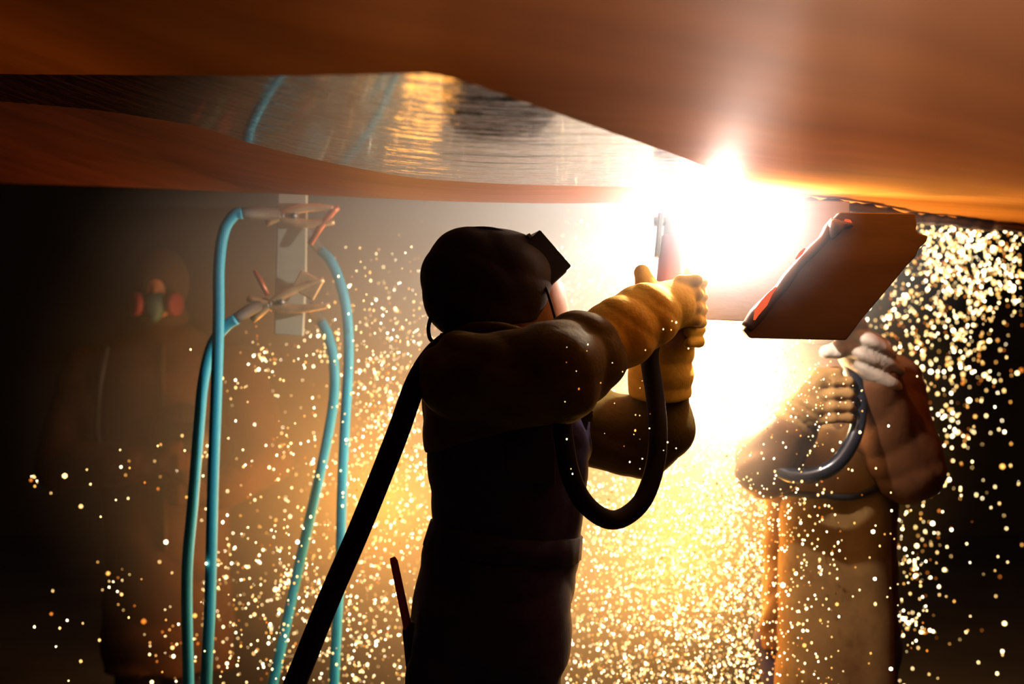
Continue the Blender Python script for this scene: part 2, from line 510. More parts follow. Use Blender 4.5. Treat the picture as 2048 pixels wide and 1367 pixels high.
def body_mesh(J, face_dir, res=0.011, throat=None):
    F = Field(*bounds([v for k, v in J.items()] + [J['an_r'] + Vector((0,0,-0.05)), J['head'] + Vector((0,0,0.1))], 0.16), res)
    F.chain([J['pelvis'], J['waist'], J['chest'], J['neck0']], [0.135, 0.125, 0.145, 0.075], 0.05)
    F.chain([J['neck0'], J['neck1'], J['head']], [0.062, 0.055, 0.06], 0.03)
    for s in 'rl':
        F.chain([J['chest'].lerp(J['sh_'+s], 0.6), J['sh_'+s], J['el_'+s], J['wr_'+s], J['ha_'+s]], [0.07, 0.058, 0.045, 0.03, 0.036], 0.03)
        F.chain([J['pelvis'].lerp(J['hip_'+s], 0.5), J['hip_'+s], J['kn_'+s], J['an_'+s]], [0.09, 0.085, 0.058, 0.04], 0.04)
        F.cone(J['an_'+s] + Vector((0,0,-0.04)), J['an_'+s] + Vector((face_dir.x, face_dir.y, 0)).normalized()*0.14 + Vector((0,0,-0.05)), 0.04, 0.03, 0.02)
    fd = face_dir.normalized()
    upv = Vector((0,0,1)); upv = (upv - fd*upv.dot(fd)).normalized(); sd = upv.cross(fd)
    R = np.array(Matrix((fd, sd, upv)).transposed())
    h = J['head']
    F.ell(h, (0.098, 0.078, 0.112), 0.02, R)
    F.ell(h + fd*0.045 - upv*0.075, (0.048, 0.045, 0.04), 0.03, R)      # jaw and chin
    F.cone(h + fd*0.095 + upv*0.01, h + fd*0.112 - upv*0.025, 0.010, 0.014, 0.015)   # nose
    for q in (-1, 1):
        F.ell(h + fd*0.09 + sd*0.032*q + upv*0.012, (0.012, 0.016, 0.011), 0.01, R, op='cut')   # eye sockets
        F.ell(h + fd*0.078 + sd*0.032*q + upv*0.012, (0.013, 0.013, 0.012), 0.004, R)           # eyes
        F.ell(h + sd*0.08*q - upv*0.005, (0.028, 0.012, 0.034), 0.008, R)                       # ears
    F.cone(h + fd*0.097 - upv*0.052 + sd*0.02, h + fd*0.097 - upv*0.052 - sd*0.02, 0.007, 0.007, 0.008)  # lips
    if throat: F.cone(throat[0], throat[1], 0.036, 0.050, 0.03)
    return F.mesh('body')

welder = thing('person', (J['pelvis'].x, J['pelvis'].y, 0),
    'welder in dark hood, leather sleeves and navy coverall, seen from behind, raising a torch', 'person')
head_dir = (fwd * 0.80 + up * 0.60).normalized()
Jb = dict(J); Jb['head'] = P(1000, 570, 3.13)
body = link('body', body_mesh(Jb, head_dir, 0.010, (P(1096, 578, 3.13), P(1100, 660, 3.14))), M['skin'], welder)
tag(body, 'bare throat lit orange between hood and collar')

# --- navy coverall: torso loft from the silhouette, legs
def row(py, xl, xr, b, Y=3.17):
    a = P(xl, py, Y); c = P(xr, py, Y)
    return (a.z, (a.x + c.x)/2, Y, (c.x - a.x)/2, b)
torso_rows = [row(720, 872, 1120, 0.19), row(760, 852, 1150, 0.20), row(850, 850, 1178, 0.20), row(900, 852, 1182, 0.195), row(950, 857, 1174, 0.19),
              row(1000, 864, 1166, 0.185), row(1040, 868, 1161, 0.18), row(1065, 860, 1158, 0.18), row(1100, 848, 1156, 0.19), row(1150, 840, 1150, 0.20),
              row(1200, 829, 1145, 0.20), row(1235, 822, 1142, 0.20), row(1300, 820, 1140, 0.20)]
lo, hi = bounds([J['an_r'], J['an_l'], P(820, 700, 3.0), P(1190, 700, 3.4)], 0.17)
lo[2] = 0.03
F = Field(lo, hi, 0.008)
F.loft(torso_rows, 0.03)
for s, off in (('r', 0), ('l', 0)):
    F.chain([J['hip_'+s] + Vector((0, 0, -0.02)), J['kn_'+s], J['an_'+s] + Vector((0, 0, -0.03))], [0.115, 0.088, 0.085], 0.05)
F.cone(P(905, 1260, 3.05), P(880, 1420, 3.05), 0.080, 0.08, 0.03)                 # seat
F.folds([((3, 6, 70), 0.0022, 0.4, 1.4), ((34, 20, 9), 0.0035, 1.0, 1.2)])
F.cut_plane((0, 0, 0.06), (0, 0, -1)); F.cut_plane(P(1000, 735, 3.17), (0, 0, 1))
cover = link('coverall', F.mesh('coverall'), M['navy'], welder)
# waistband, pocket, fly pleats
def ring_band(name, pyc, off_l, off_r, half_h, grow, material, parent, drop=0.0):
    """elastic waistband following the torso loft"""
    T = np.array(sorted(torso_rows)); v, f = [], []
    n = 72
    for j, s in enumerate((-1, -0.85, 0.85, 1)):
        for i in range(n):
            a = 2*math.pi*i/n
            zc = P(0, pyc, 3.17).z + drop * math.cos(a)
            z = zc + half_h * s
            cx, cy, A, B = (np.interp(z, T[:,0], T[:,k]) for k in (1,2,3,4))
            g = (grow if abs(s) < 0.9 else -0.004) + 0.0016*math.sin(a*46)*(1 if abs(s) < 0.9 else 0)
            v.append((cx + (A+g)*math.cos(a), cy + (B+g)*math.sin(a), z))
    for j in range(3):
        for i in range(n):
            f.append((j*n+i, j*n+(i+1) % n, (j+1)*n+(i+1) % n, (j+1)*n+i))
    return link(name, mesh_np(name, v, f), material, parent)
ring_band('waistband', 1078, 0, 0, 0.030, 0.008, M['navy'], cover, -0.018)
# back pocket standing off the hip, and chest pocket
F = Field(*bounds([P(800, 1225, 3.0), P(900, 1400, 3.2)], 0.06), 0.006)
F.cone(P(832, 1262, 3.10), P(846, 1380, 3.10), 0.030, 0.032, 0.01).cone(P(862, 1262, 3.03), P(868, 1390, 3.03), 0.032, 0.034, 0.02)
F.cut_plane(P(832, 1240, 3.1), (-0.15, 0, 1))
link('back_pocket', F.mesh('back_pocket'), M['navy'], cover)
pk = [P(1010, 880, 2.967), P(1110, 885, 2.985), P(1112, 968, 2.985), P(1065, 970, 2.978), P(1025, 958, 2.970), P(1012, 940, 2.967)]
link('chest_pocket', slab_mesh('chest_pocket', pk, (0, 1, 0), 0.02, 0.003), M['navy'], cover, smooth=False)

# --- leather cape sleeves
def folded(F, axis, freq, amp, ph=0.0):
    a = Vector(axis).normalized() * freq
    F.folds([((a.x, a.y, a.z), amp, ph, 0.9)])
lo, hi = bounds([J['sh_r'], J['el_r'], J['sh_l'], J['el_l'], J['wr_l'], P(850, 700, 3.1), P(860, 905, 3.2), P(1250, 640, 3.1)], 0.15)
F = Field(lo, hi, 0.0075)
tr = [(z, cx, cy, a + 0.005, b + 0.010) for z, cx, cy, a, b in torso_rows if z > 1.2]
tr += [(P(0, 690, 3.17).z, P(985, 690, 3.17).x, 3.17, 0.105, 0.17), (P(0, 668, 3.17).z, P(985, 668, 3.17).x, 3.17, 0.065, 0.12)]
F.loft(tr, 0.02)
hem_a, hem_b = P(850, 908, 3.1), P(1110, 818, 3.1)
hd = (hem_b - hem_a).normalized()
F.cut_plane(hem_a, (hd.z, 0, -hd.x))
F.chain([P(925, 752, 2.99), P(1020, 757, 2.93), P(1112, 745, 2.89), P(1165, 712, 2.94), P(1212, 690, 2.99)], [0.090, 0.091, 0.095, 0.080, 0.062], 0.03)
F.ell(P(1085, 678, 2.95), (0.035, 0.05, 0.034), 0.02).ell(P(1150, 668, 2.96), (0.040, 0.05, 0.042), 0.02)    # bunched folds on top
F.cone(P(1140, 800, 3.12), P(1205, 822, 3.16), 0.045, 0.022, 0.02)                # loose flap of leather under the arm
F.folds([((48, 30, 22), 0.0050, 0.2, 1.6), ((20, 9, 80), 0.0030, 2.0, 1.4)])
F.cut_plane(P(1205, 694, 2.98), (P(1300, 640, 3.05) - P(1205, 694, 2.98)))
jk = link('leather_jacket', F.mesh('leather_jacket'), M['leather'], welder)
F = Field(*bounds([J['sh_l'], P(1180, 845, 3.38), P(1282, 872, 3.36), P(1320, 770, 3.27)], 0.12), 0.0075)
F.chain([J['sh_l'] + Vector((0,0,-0.02)), P(1180, 850, 3.36), P(1275, 872, 3.34), P(1318, 855, 3.31), P(1320, 765, 3.27)], [0.080, 0.088, 0.090, 0.072, 0.062], 0.03)
F.folds([((30, 20, 14), 0.0045, 0.6, 1.3), ((14, 9, 60), 0.0035, 2.0, 1.2)])
link('far_sleeve', F.mesh('far_sleeve'), M['leather'], jk)
# stand-up collar edge catching light
link('collar', tube_mesh('collar', [P(905, 668, 3.10), P(945, 655, 3.03), P(1000, 655, 2.99), P(1045, 668, 2.98), P(1075, 690, 3.0)], 0.012, 10), M['leather'], jk)

# --- gauntlet gloves, five fingers each
def glove(name, cuff_pts, cuff_r, palm, palm_r, fingers, thumb, material, fold_axis, parent, res=0.0045, amp=0.0022):
    allp = list(cuff_pts) + [palm] + [p for f in fingers for p in f] + list(thumb)
    F = Field(*bounds(allp, 0.085), res)
    F.chain(cuff_pts, cuff_r, 0.02)
    F.cone(cuff_pts[-1], palm, cuff_r[-1]*0.85, palm_r, 0.03)
    F.folds([((fold_axis.x, fold_axis.y, fold_axis.z), amp, 0.5, 1.6), ((fold_axis.x*0.7+25, fold_axis.y*0.5-30, fold_axis.z*1.1+40), amp*0.9, 1.7, 1.4)])
    for fg, r in zip(fingers, (0.0135, 0.0145, 0.014, 0.0125)):
        F.chain(fg, [r*1.1] + [r]*(len(fg)-2) + [r*0.9], 0.007)
    F.chain(thumb, [0.024, 0.021, 0.018][:len(thumb)], 0.012)
    d0 = cuff_pts[1] - cuff_pts[0]
    F.cut_plane(cuff_pts[0], -d0)
    return link(name, F.mesh(name), material, parent)
ay = lambda px, py, Y: P(px, py, Y)
fing = [[ay(1362, y, 3.075), ay(1392, y-2, 3.085), ay(1402, y+2, 3.125), ay(1384, y+5, 3.16), ay(1358, y+6, 3.165)] for y in (562, 590, 617, 642)]
glove('glove', [ay(1186, 700, 2.955), ay(1240, 665, 3.0), ay(1292, 632, 3.04), ay(1330, 618, 3.07)], [0.066, 0.071, 0.066, 0.050], ay(1352, 602, 3.085), 0.042,
      fing, [ay(1318, 598, 3.08), ay(1292, 570, 3.10), ay(1284, 545, 3.12)], M['glove'], (ay(1330, 618, 3.07) - ay(1186, 700, 2.955)).normalized()*60, welder)
fing2 = [[ay(1330, y, 3.20), ay(1316, y, 3.17), ay(1318, y+2, 3.145), ay(1340, y+4, 3.135)] for y in (655, 678, 700, 720)]
fing2 = [[ay(1356, y, 3.21), ay(1388, y, 3.20), ay(1398, y+3, 3.165), ay(1376, y+6, 3.14)] for y in (600, 628, 655, 680)]
glove('glove', [ay(1320, 790, 3.265), ay(1322, 735, 3.25), ay(1330, 690, 3.23), ay(1340, 670, 3.22)], [0.070, 0.068, 0.062, 0.048], ay(1352, 640, 3.21), 0.042,
      fing2, [ay(1352, 610, 3.20), ay(1368, 575, 3.19), ay(1370, 545, 3.19)], M['glove'], Vector((0, 0, 60)), welder)

# --- hood
Fh = Field(*bounds([P(850, 450, 3.0), P(1130, 680, 3.26)], 0.05), 0.006)
tilt = np.array(Matrix((fwd*0.8 + up*0.6, lft, (up*0.8 - fwd*0.6))).transposed())
Fh.ell(P(978, 562, 3.13), (0.134, 0.118, 0.116), 0.02)
Fh.ell(P(1030, 552, 3.13), (0.088, 0.098, 0.084), 0.04)
Fh.ell(P(930, 595, 3.13), (0.085, 0.105, 0.075), 0.04)
Fh.cone(P(935, 545, 3.13), P(1036, 558, 3.13), 0.095, 0.076, 0.03)
Fh.cone(P(905, 628, 3.12), P(1035, 618, 3.11), 0.042, 0.052, 0.03)
Fh.folds([((9, 6, 75), 0.0022, 0.3, 1.5), ((48, 10, 30), 0.0014, 1.0, 1.2)])
Fh.cut_plane(P(985, 655, 3.1), Vector((0.14, 0, -1)))
Fh.cone(P(1146, 642, 2.95), P(1146, 642, 3.32), 0.066, 0.066, 0.008, op='cut').cone(P(1155, 598, 2.95), P(1155, 598, 3.32), 0.062, 0.062, 0.008, op='cut')
hood = link('hood', Fh.mesh('hood'), M['hood'], welder)
# hood seam across the crown, ruffled nape hem
link('seam', tube_mesh('seam', [P(900, 470, 3.115), P(938, 457, 3.10), P(990, 458, 3.09), P(1035, 478, 3.085), P(1072, 512, 3.075)], 0.0035, 6), M['hood'], hood)
# visor: a thick frame with a dark glass, tipped up
vx = Vector((0.66, 0.10, -0.75)); vn = Vector((0.75, 0.15, 0.66))
Rm = frame_from(vx, vn).to_4x4()
vc = P(1082, 517, 3.13)
vm = Matrix.Translation(vc) @ Rm
bm = bmesh.new()
bmesh.ops.create_cube(bm, size=2.0)
bmesh.ops.scale(bm, vec=(0.052, 0.062, 0.030), verts=bm.verts)
top = max(bm.faces, key=lambda q: q.calc_center_median().z)
bmesh.ops.inset_region(bm, faces=[top], thickness=0.012)
bmesh.ops.translate(bm, vec=(0, 0, -0.012), verts=top.verts)
bmesh.ops.bevel(bm, geom=[e for e in bm.edges], offset=0.003, segments=2, affect='EDGES')
bmesh.ops.transform(bm, matrix=vm, verts=bm.verts)
visor = link('visor_frame', mesh_bm('visor_frame', bm), M['black'], hood, smooth=False)
tag(visor, 'black welding lens frame tipped up on the hood')
# the two pieces of metal clip and lower lip of the visor
link('clip', box_mesh('clip', (0.010, 0.050, 0.004), 0.001, 1, Matrix.Translation(P(1054, 479, 3.13)) @ Rm), M['torch_metal'], hood, smooth=False)
link('visor_sill', box_mesh('visor_sill', (0.010, 0.056, 0.024), 0.003, 1, Matrix.Translation(P(1103, 553, 3.13)) @ Rm), M['black'], hood, smooth=False)
link('chin_strap', tube_mesh('chin_strap', [P(1086, 560, 3.062), P(1097, 590, 3.055), P(1106, 620, 3.066), P(1114, 650, 3.08), P(1118, 672, 3.08)], 0.0035, 6), M['hood'], hood)
link('tie_cord', tube_mesh('tie_cord', [P(862, 632, 3.10), P(857, 655, 3.09), P(860, 676, 3.09), P(870, 684, 3.09), P(880, 678, 3.09), P(884, 668, 3.10)], 0.0045, 7), M['black'], hood)

for s in 'rl':
    boot(welder, J['an_'+s], fwd)

# ---------------------------------------------------------------- torch with its hose
torch = thing('gouging_torch', P(1335, 640, 3.13), 'gouging torch with thick black hose held up by the hooded welder', 'torch')
tb, th = P(1332, 650, 3.135), P(1352, 425, 3.20)
ax = (th - tb)
link('handle', tube_mesh('handle', [tb, tb + ax*0.05, tb + ax*0.75, tb + ax*0.78], [0.022, 0.030, 0.030, 0.026], 18, 1, smooth_path=False), M['torch_grip'], torch)
link('neck', tube_mesh('neck', [tb + ax*0.76, tb + ax*0.80, tb + ax*0.98, tb + ax*1.0], [0.023, 0.025, 0.025, 0.016], 18, 1, smooth_path=False), M['torch_metal'], torch)
link('lever', box_mesh('lever', (0.006, 0.010, 0.05), 0.003, 2, Matrix.Translation(P(1318, 470, 3.17)) @ Matrix.Rotation(0.09, 4, 'Y')), M['torch_metal'], torch, smooth=False)
link('knob', tube_mesh('knob', [P(1308, 443, 3.19), P(1316, 443, 3.19), P(1330, 443, 3.19)], [0.010, 0.012, 0.010], 12, 1, smooth_path=False), M['torch_metal'], torch)
link('electrode', tube_mesh('electrode', [P(1350, 440, 3.20), P(1395, 424, 3.28), ARC - Vector((0.008, 0.006, -0.002))], 0.005, 8), M['electrode'], torch)
hose_pts = [P(420, 1790, 2.80), P(520, 1530, 2.86), P(590, 1367, 2.90), P(655, 1205, 2.93), P(722, 1050, 2.95), P(790, 880, 2.96), P(832, 765, 2.98), P(868, 702, 3.03),
            P(915, 664, 3.10), P(975, 652, 3.14), P(1035, 660, 3.14), P(1085, 700, 3.10), P(1108, 770, 3.04), P(1122, 830, 2.95), P(1128, 880, 2.93), P(1140, 945, 2.93), P(1165, 1000, 2.95),
            P(1205, 1034, 2.97), P(1242, 1036, 2.99), P(1283, 1003, 3.01), P(1308, 940, 3.03), P(1316, 870, 3.05), P(1310, 790, 3.08), P(1299, 710, 3.11), P(1312, 665, 3.13), tb]
link('hose', tube_mesh('hose', hose_pts, [0.0235]*6 + [0.023, 0.019, 0.013, 0.012, 0.013, 0.016, 0.020] + [0.0205]*12 + [0.019], 18, 10), M['hose'], torch)
arc = link('welding_arc', (lambda bm: (bmesh.ops.create_icosphere(bm, subdivisions=2, radius=0.016), mesh_bm('welding_arc', bm))[1])(bmesh.new()), M['arc'])
arc.location = ARC + Vector((0, 0, 0.012))
tag(arc, 'blinding white welding arc at the tip of the torch', 'arc')

# marker stick in the back pocket
st = link('marker_stick', tube_mesh('marker_stick', [P(785, 1114, 3.09), P(788, 1122, 3.09), P(812, 1238, 3.09), P(822, 1290, 3.09)], [0.006, 0.0085, 0.0095, 0.0095], 10, 1, smooth_path=False), M['red_wood'])
tag(st, 'reddish stick poking out of the back pocket of the navy coverall', 'marker')

# ================================================================ STEEL PLATES
plate = thing('steel_plate', P(1660, 560, 3.09), 'brown steel plate with ragged torch-cut edge jutting down from hull beside the arc', 'plate')
ol = [(1487, 660), (1500, 676), (1600, 678), (1692, 680), (1706, 662), (1722, 640), (1746, 612), (1768, 586), (1790, 560), (1812, 533), (1832, 512), (1838, 496), (1852, 484), (1857, 472),
      (1838, 466), (1832, 458), (1834, 448), (1830, 426), (1680, 424), (1665, 440), (1652, 462), (1640, 480), (1618, 503), (1598, 524), (1590, 532), (1570, 560), (1552, 584), (1530, 606), (1512, 630), (1500, 648)]
def at_plate(px, py, off=0.0):
    return P(px, py, 3.06 + (px - 1490) * 0.00025 + off)
link('plate_face', slab_mesh('plate_face', [at_plate(*q) for q in ol], (0.0, 1, 0.0), 0.028, 0.0025), M['steel'], plate, smooth=False)
# dark melted kerf along the cut, with glowing patches
kerf = [(1492, 655), (1512, 628), (1534, 603), (1556, 580), (1574, 556), (1594, 530), (1622, 501), (1644, 478), (1656, 458), (1668, 442)]
kp = [at_plate(px + 2, py, 0.005) for px, py in kerf]
link('cut_edge', tube_mesh('cut_edge', kp, [0.014, 0.018, 0.015, 0.013, 0.014, 0.011, 0.013, 0.011, 0.013, 0.012], 9, 5), M['steel'], plate)
def hot(pts, r):
    o = link('hot_patch', tube_mesh('hot_patch', [at_plate(px, py, -0.009) for px, py in pts], r, 8, 5), M['hot'], plate)
    o['label'] = 'glowing orange hot steel'
hot([(1508, 640), (1515, 624), (1528, 606), (1540, 588), (1552, 574)], [0.003, 0.0075, 0.0085, 0.005, 0.002])
hot([(1592, 518), (1602, 506), (1610, 497)], [0.002, 0.004, 0.002])
hot([(1690, 440), (1698, 443), (1702, 446)], [0.003, 0.005, 0.003])
link('slag_lump', (lambda F: F.ell(at_plate(1672, 452, -0.006), (0.016, 0.012, 0.018), 0.006).ell(at_plate(1690, 450, -0.004), (0.018, 0.010, 0.009), 0.006).ell(at_plate(1664, 468, -0.004), (0.009, 0.010, 0.014), 0.006).folds([((90, 60, 120), 0.002, 0.4, 1.5)]).mesh('slag_lump'))(
    Field(*bounds([at_plate(1640, 480, -0.05), at_plate(1730, 420, 0.05)], 0.02), 0.005)), M['steel'], plate)
web = link('web_plate', slab_mesh('web_plate', [P(1390, 638, 3.262), P(1700, 652, 3.272), P(1700, 402, 3.272), P(1520, 398, 3.266), P(1500, 420, 3.265), P(1478, 434, 3.264), P(1440, 440, 3.263), P(1396, 436, 3.262)], (0, 1, 0), 0.02, 0.002), M['steel'], smooth=False)
tag(web, 'hazy brown steel web plate hanging behind the torch and the arc', 'plate')

# ================================================================ HELPER on the right, facing the camera, head hidden by the plate
HY = 4.05
H2 = dict(pelvis=P(1655, 1290, HY+0.05), waist=P(1655, 1150, HY+0.04), chest=P(1668, 880, HY+0.03), neck0=P(1668, 720, HY), neck1=P(1664, 655, HY-0.02), head=P(1662, 580, HY-0.02),
    sh_r=P(1560, 775, HY), el_r=P(1535, 930, HY-0.16), wr_r=P(1600, 835, HY-0.30), ha_r=P(1655, 805, HY-0.31),
    sh_l=P(1785, 770, HY), el_l=P(1815, 935, HY-0.14), wr_l=P(1745, 755, HY-0.26), ha_l=P(1712, 680, HY-0.33))
f2 = Vector((-0.25, -0.97, 0)).normalized(); l2 = Vector((-f2.y, f2.x, 0))
H2['hip_r'] = H2['pelvis'] - l2*0.09; H2['hip_l'] = H2['pelvis'] + l2*0.09
for s in 'rl':
    H2['kn_'+s] = Vector((H2['hip_'+s].x, H2['hip_'+s].y - 0.03, 0.49)); H2['an_'+s] = Vector((H2['hip_'+s].x, H2['hip_'+s].y, 0.09))
helper = thing('person', (H2['pelvis'].x, H2['pelvis'].y, 0), 'helper in brown leathers and grey glove standing behind the steel plate, holding hose loop', 'person')
link('body', body_mesh(H2, f2, 0.013), M['skin'], helper)
lo, hi = bounds([H2[k] for k in ('sh_r', 'sh_l', 'el_r', 'el_l', 'wr_r', 'wr_l', 'pelvis', 'neck0')], 0.17)
F = Field(lo, hi, 0.010)
z = lambda py: P(0, py, HY).z
cx = lambda px: P(px, 0, HY).x
F.loft([(z(690), cx(1668), HY, 0.10, 0.09), (z(730), cx(1670), HY, 0.18, 0.12), (z(790), cx(1672), HY+0.02, 0.215, 0.165), (z(900), cx(1672), HY+0.03, 0.20, 0.175), (z(1050), cx(1668), HY+0.04, 0.185, 0.15), (z(1190), cx(1665), HY+0.04, 0.19, 0.15), (z(1300), cx(1665), HY+0.04, 0.20, 0.16)], 0.02)
F.chain([H2['sh_r'], H2['el_r'], H2['wr_r'].lerp(H2['el_r'], 0.2)], [0.082, 0.082, 0.062], 0.03)
F.chain([H2['sh_l'], H2['el_l'], H2['wr_l']], [0.085, 0.092, 0.070], 0.03)
F.folds([((40, 25, 30), 0.0045, 0.2, 2.2), ((-24, 18, 70), 0.0028, 2.0, 2.0)])
link('leather_jacket', F.mesh('leather_jacket'), M['brown_leather'], helper)
# tan apron on the chest and legs, with strap and stud
F = Field(*bounds([P(1560, 820, HY-0.2), P(1780, 1500, HY+0.1)], 0.05), 0.010)
F.loft([(z(1480), cx(1660), HY+0.02, 0.17, 0.20), (z(1200), cx(1662), HY+0.02, 0.165, 0.165), (z(1000), cx(1664), HY+0.02, 0.155, 0.17), (z(830), cx(1666), HY+0.02, 0.12, 0.172)], 0.01, power=3)
F.folds([((30, 0, 3), 0.004, 0.7, 0.8)])
F.cut_plane((0, HY - 0.02, 0), (0, 1, 0))
ap = link('apron', F.mesh('apron'), M['apron'], helper)
link('apron_tie', tube_mesh('apron_tie', [P(1560, 985, HY-0.12), P(1640, 990, HY-0.175), P(1710, 992, HY-0.165), P(1790, 960, HY-0.12)], 0.010, 8), M['black'], helper)
lo, hi = bounds([H2['hip_r'], H2['hip_l'], H2['an_r'], H2['an_l']], 0.15); lo[2] = 0.04
F = Field(lo, hi, 0.012)
for s in 'rl':
    F.chain([H2['hip_'+s], H2['kn_'+s], H2['an_'+s]], [0.12, 0.09, 0.085], 0.04)
F.folds([((10, 6, 50), 0.003, 0.2, 1.2)])
F.cut_plane((0, 0, 0.06), (0, 0, -1))
link('trousers', F.mesh('trousers'), M['navy'], helper)
for s in 'rl': boot(helper, H2['an_'+s], f2)
# hood and face shield behind the plate
F = Field(*bounds([H2['head']], 0.2), 0.010)
F.ell(H2['head'] + Vector((0, 0.01, 0.015)), (0.115, 0.125, 0.135), 0.02).ell(H2['head'] - Vector((0, -0.02, 0.11)), (0.10, 0.10, 0.06), 0.03)
F.cone(H2['head'] + f2*0.10 - Vector((0,0,0.02)), H2['head'] + f2*0.2, 0.06, 0.08, 0.01, op='cut')
link('hood', F.mesh('hood'), M['hood'], helper)
# right-hand glove (picture left): fingers lie level and close round the hose; left-hand grey glove takes the plate
r_f = [[P(1622, y, HY-0.33), P(1665, y-7, HY-0.345), P(1697, y-7, HY-0.335), P(1706, y-2, HY-0.30)] for y in (770, 795, 820, 843)]
glove('glove', [P(1552, 905, HY-0.19), P(1572, 872, HY-0.22), P(1592, 838, HY-0.27), P(1605, 820, HY-0.30)], [0.068, 0.066, 0.056, 0.046], P(1622, 808, HY-0.315), 0.046,
      r_f, [P(1612, 785, HY-0.33), P(1640, 752, HY-0.34), P(1672, 745, HY-0.335)], M['apron'], Vector((60, 20, 80)), helper, 0.005, 0.004)
l_f = [[P(1728 - i*12, 672 + i*3, HY-0.34), P(1722 - i*18, 645 + i*6, HY-0.37), P(1704 - i*14, 630 + i*12, HY-0.40), P(1690 - i*10, 640 + i*10, HY-0.425)] for i in range(4)]
glove('glove', [P(1752, 790, HY-0.24), P(1748, 750, HY-0.26), P(1735, 712, HY-0.29), P(1728, 700, HY-0.31)], [0.064, 0.066, 0.062, 0.05], P(1716, 682, HY-0.335), 0.046,
      l_f, [P(1700, 690, HY-0.34), P(1675, 700, HY-0.36), P(1652, 703, HY-0.37)], M['grey_glove'], Vector((50, 30, 90)), helper, 0.005, 0.006)
lp = [P(1672, 690, HY-0.30), P(1700, 720, HY-0.315), P(1716, 775, HY-0.30), P(1718, 830, HY-0.30), P(1705, 880, HY-0.31), P(1675, 925, HY-0.31), P(1632, 948, HY-0.30), P(1585, 950, HY-0.27), P(1545, 930, HY-0.22), P(1525, 900, HY-0.1), P(1540, 990, HY+0.26), P(1560, 1300, HY+0.35), P(1600, 1690, HY+0.4)]
o = link('air_hose', tube_mesh('air_hose', lp, 0.021, 14, 10), M['hose_shiny'])
tag(o, 'shiny black hose bent in a loop through the hands of the helper in brown leathers', 'hose')

# ================================================================ MAN on the left in the smoke
LY = 5.2
H3 = dict(pelvis=P(330, 1180, LY), waist=P(335, 1060, LY), chest=P(330, 820, LY), neck0=P(330, 690, LY-0.02), neck1=P(322, 640, LY-0.03), head=P(318, 575, LY-0.04),
    sh_r=P(170, 740, LY), el_r=P(120, 925, LY-0.08), wr_r=P(270, 930, LY-0.26), ha_r=P(330, 925, LY-0.28),
    sh_l=P(480, 735, LY), el_l=P(530, 920, LY-0.10), wr_l=P(440, 985, LY-0.25), ha_l=P(395, 985, LY-0.29))
f3 = Vector((0.12, -0.98, 0)).normalized(); l3 = Vector((-f3.y, f3.x, 0))
H3['hip_r'] = H3['pelvis'] - l3*0.09; H3['hip_l'] = H3['pelvis'] + l3*0.09
for s in 'rl':
    H3['kn_'+s] = Vector((H3['hip_'+s].x, H3['hip_'+s].y - 0.02, 0.48)); H3['an_'+s] = Vector((H3['hip_'+s].x, H3['hip_'+s].y, 0.09))
man = thing('person', (H3['pelvis'].x, H3['pelvis'].y, 0), 'dim worker in brown leather coat and pink-filter respirator standing in smoke left of blue cables', 'person')
link('body', body_mesh(H3, f3, 0.013), M['skin'], man)
lo, hi = bounds([H3[k] for k in ('sh_r', 'sh_l', 'el_r', 'el_l', 'wr_r', 'wr_l', 'pelvis', 'neck0')] + [P(338, 1330, LY)], 0.18)
F = Field(lo, hi, 0.011)
z3 = lambda py: P(0, py, LY).z
c3 = lambda px: P(px, 0, LY).x
F.loft([(z3(650), c3(325), LY-0.01, 0.10, 0.09), (z3(690), c3(325), LY, 0.20, 0.12), (z3(740), c3(325), LY, 0.255, 0.17), (z3(850), c3(328), LY, 0.24, 0.185), (z3(1000), c3(332), LY, 0.22, 0.175), (z3(1180), c3(335), LY, 0.23, 0.17), (z3(1330), c3(338), LY, 0.24, 0.19)], 0.02)
for s in 'rl':
    F.chain([H3['sh_'+s], H3['el_'+s], H3['wr_'+s]], [0.085, 0.088, 0.062], 0.03)
F.folds([((24, 15, 20), 0.005, 0.9, 1.2), ((8, 9, 40), 0.003, 1.0, 1.0)])
coat = link('leather_coat', F.mesh('leather_coat'), M['dark_leather'], man)
link('coat_placket', tube_mesh('coat_placket', [P(325, 690, LY-0.14), P(324, 760, LY-0.178), P(326, 900, LY-0.19), P(330, 1100, LY-0.185)], 0.012, 8), M['hood'], coat)
link('shoulder_strap', tube_mesh('shoulder_strap', [P(215, 690, LY-0.11), P(200, 770, LY-0.155), P(195, 860, LY-0.15), P(205, 905, LY-0.15)], 0.012, 8), M['black'], coat)
lo, hi = bounds([H3['hip_r'], H3['hip_l'], H3['an_r'], H3['an_l']], 0.15); lo[2] = 0.04
F = Field(lo, hi, 0.012)
for s in 'rl':
    F.chain([H3['hip_'+s], H3['kn_'+s], H3['an_'+s]], [0.12, 0.09, 0.085], 0.04)
F.cut_plane((0, 0, 0.06), (0, 0, -1))
link('trousers', F.mesh('trousers'), M['navy'], man)
for s in 'rl': boot(man, H3['an_'+s], f3)
F = Field(*bounds([H3['head']], 0.2), 0.010)
F.ell(H3['head'] + Vector((0, 0.015, 0.02)), (0.105, 0.12, 0.125), 0.02).ell(H3['head'] - Vector((0, -0.03, 0.11)), (0.10, 0.10, 0.06), 0.03)
F.cone(H3['head'] + f3*0.12 - Vector((0,0,0.01)), H3['head'] + f3*0.2, 0.045, 0.06, 0.01, op='cut')
link('hood', F.mesh('hood'), M['hood'], man)
F = Field(*bounds([H3['head'] + f3*0.1 - Vector((0,0,0.06))], 0.12), 0.008)
mc = H3['head'] + f3*0.10 - Vector((0, 0, 0.062))
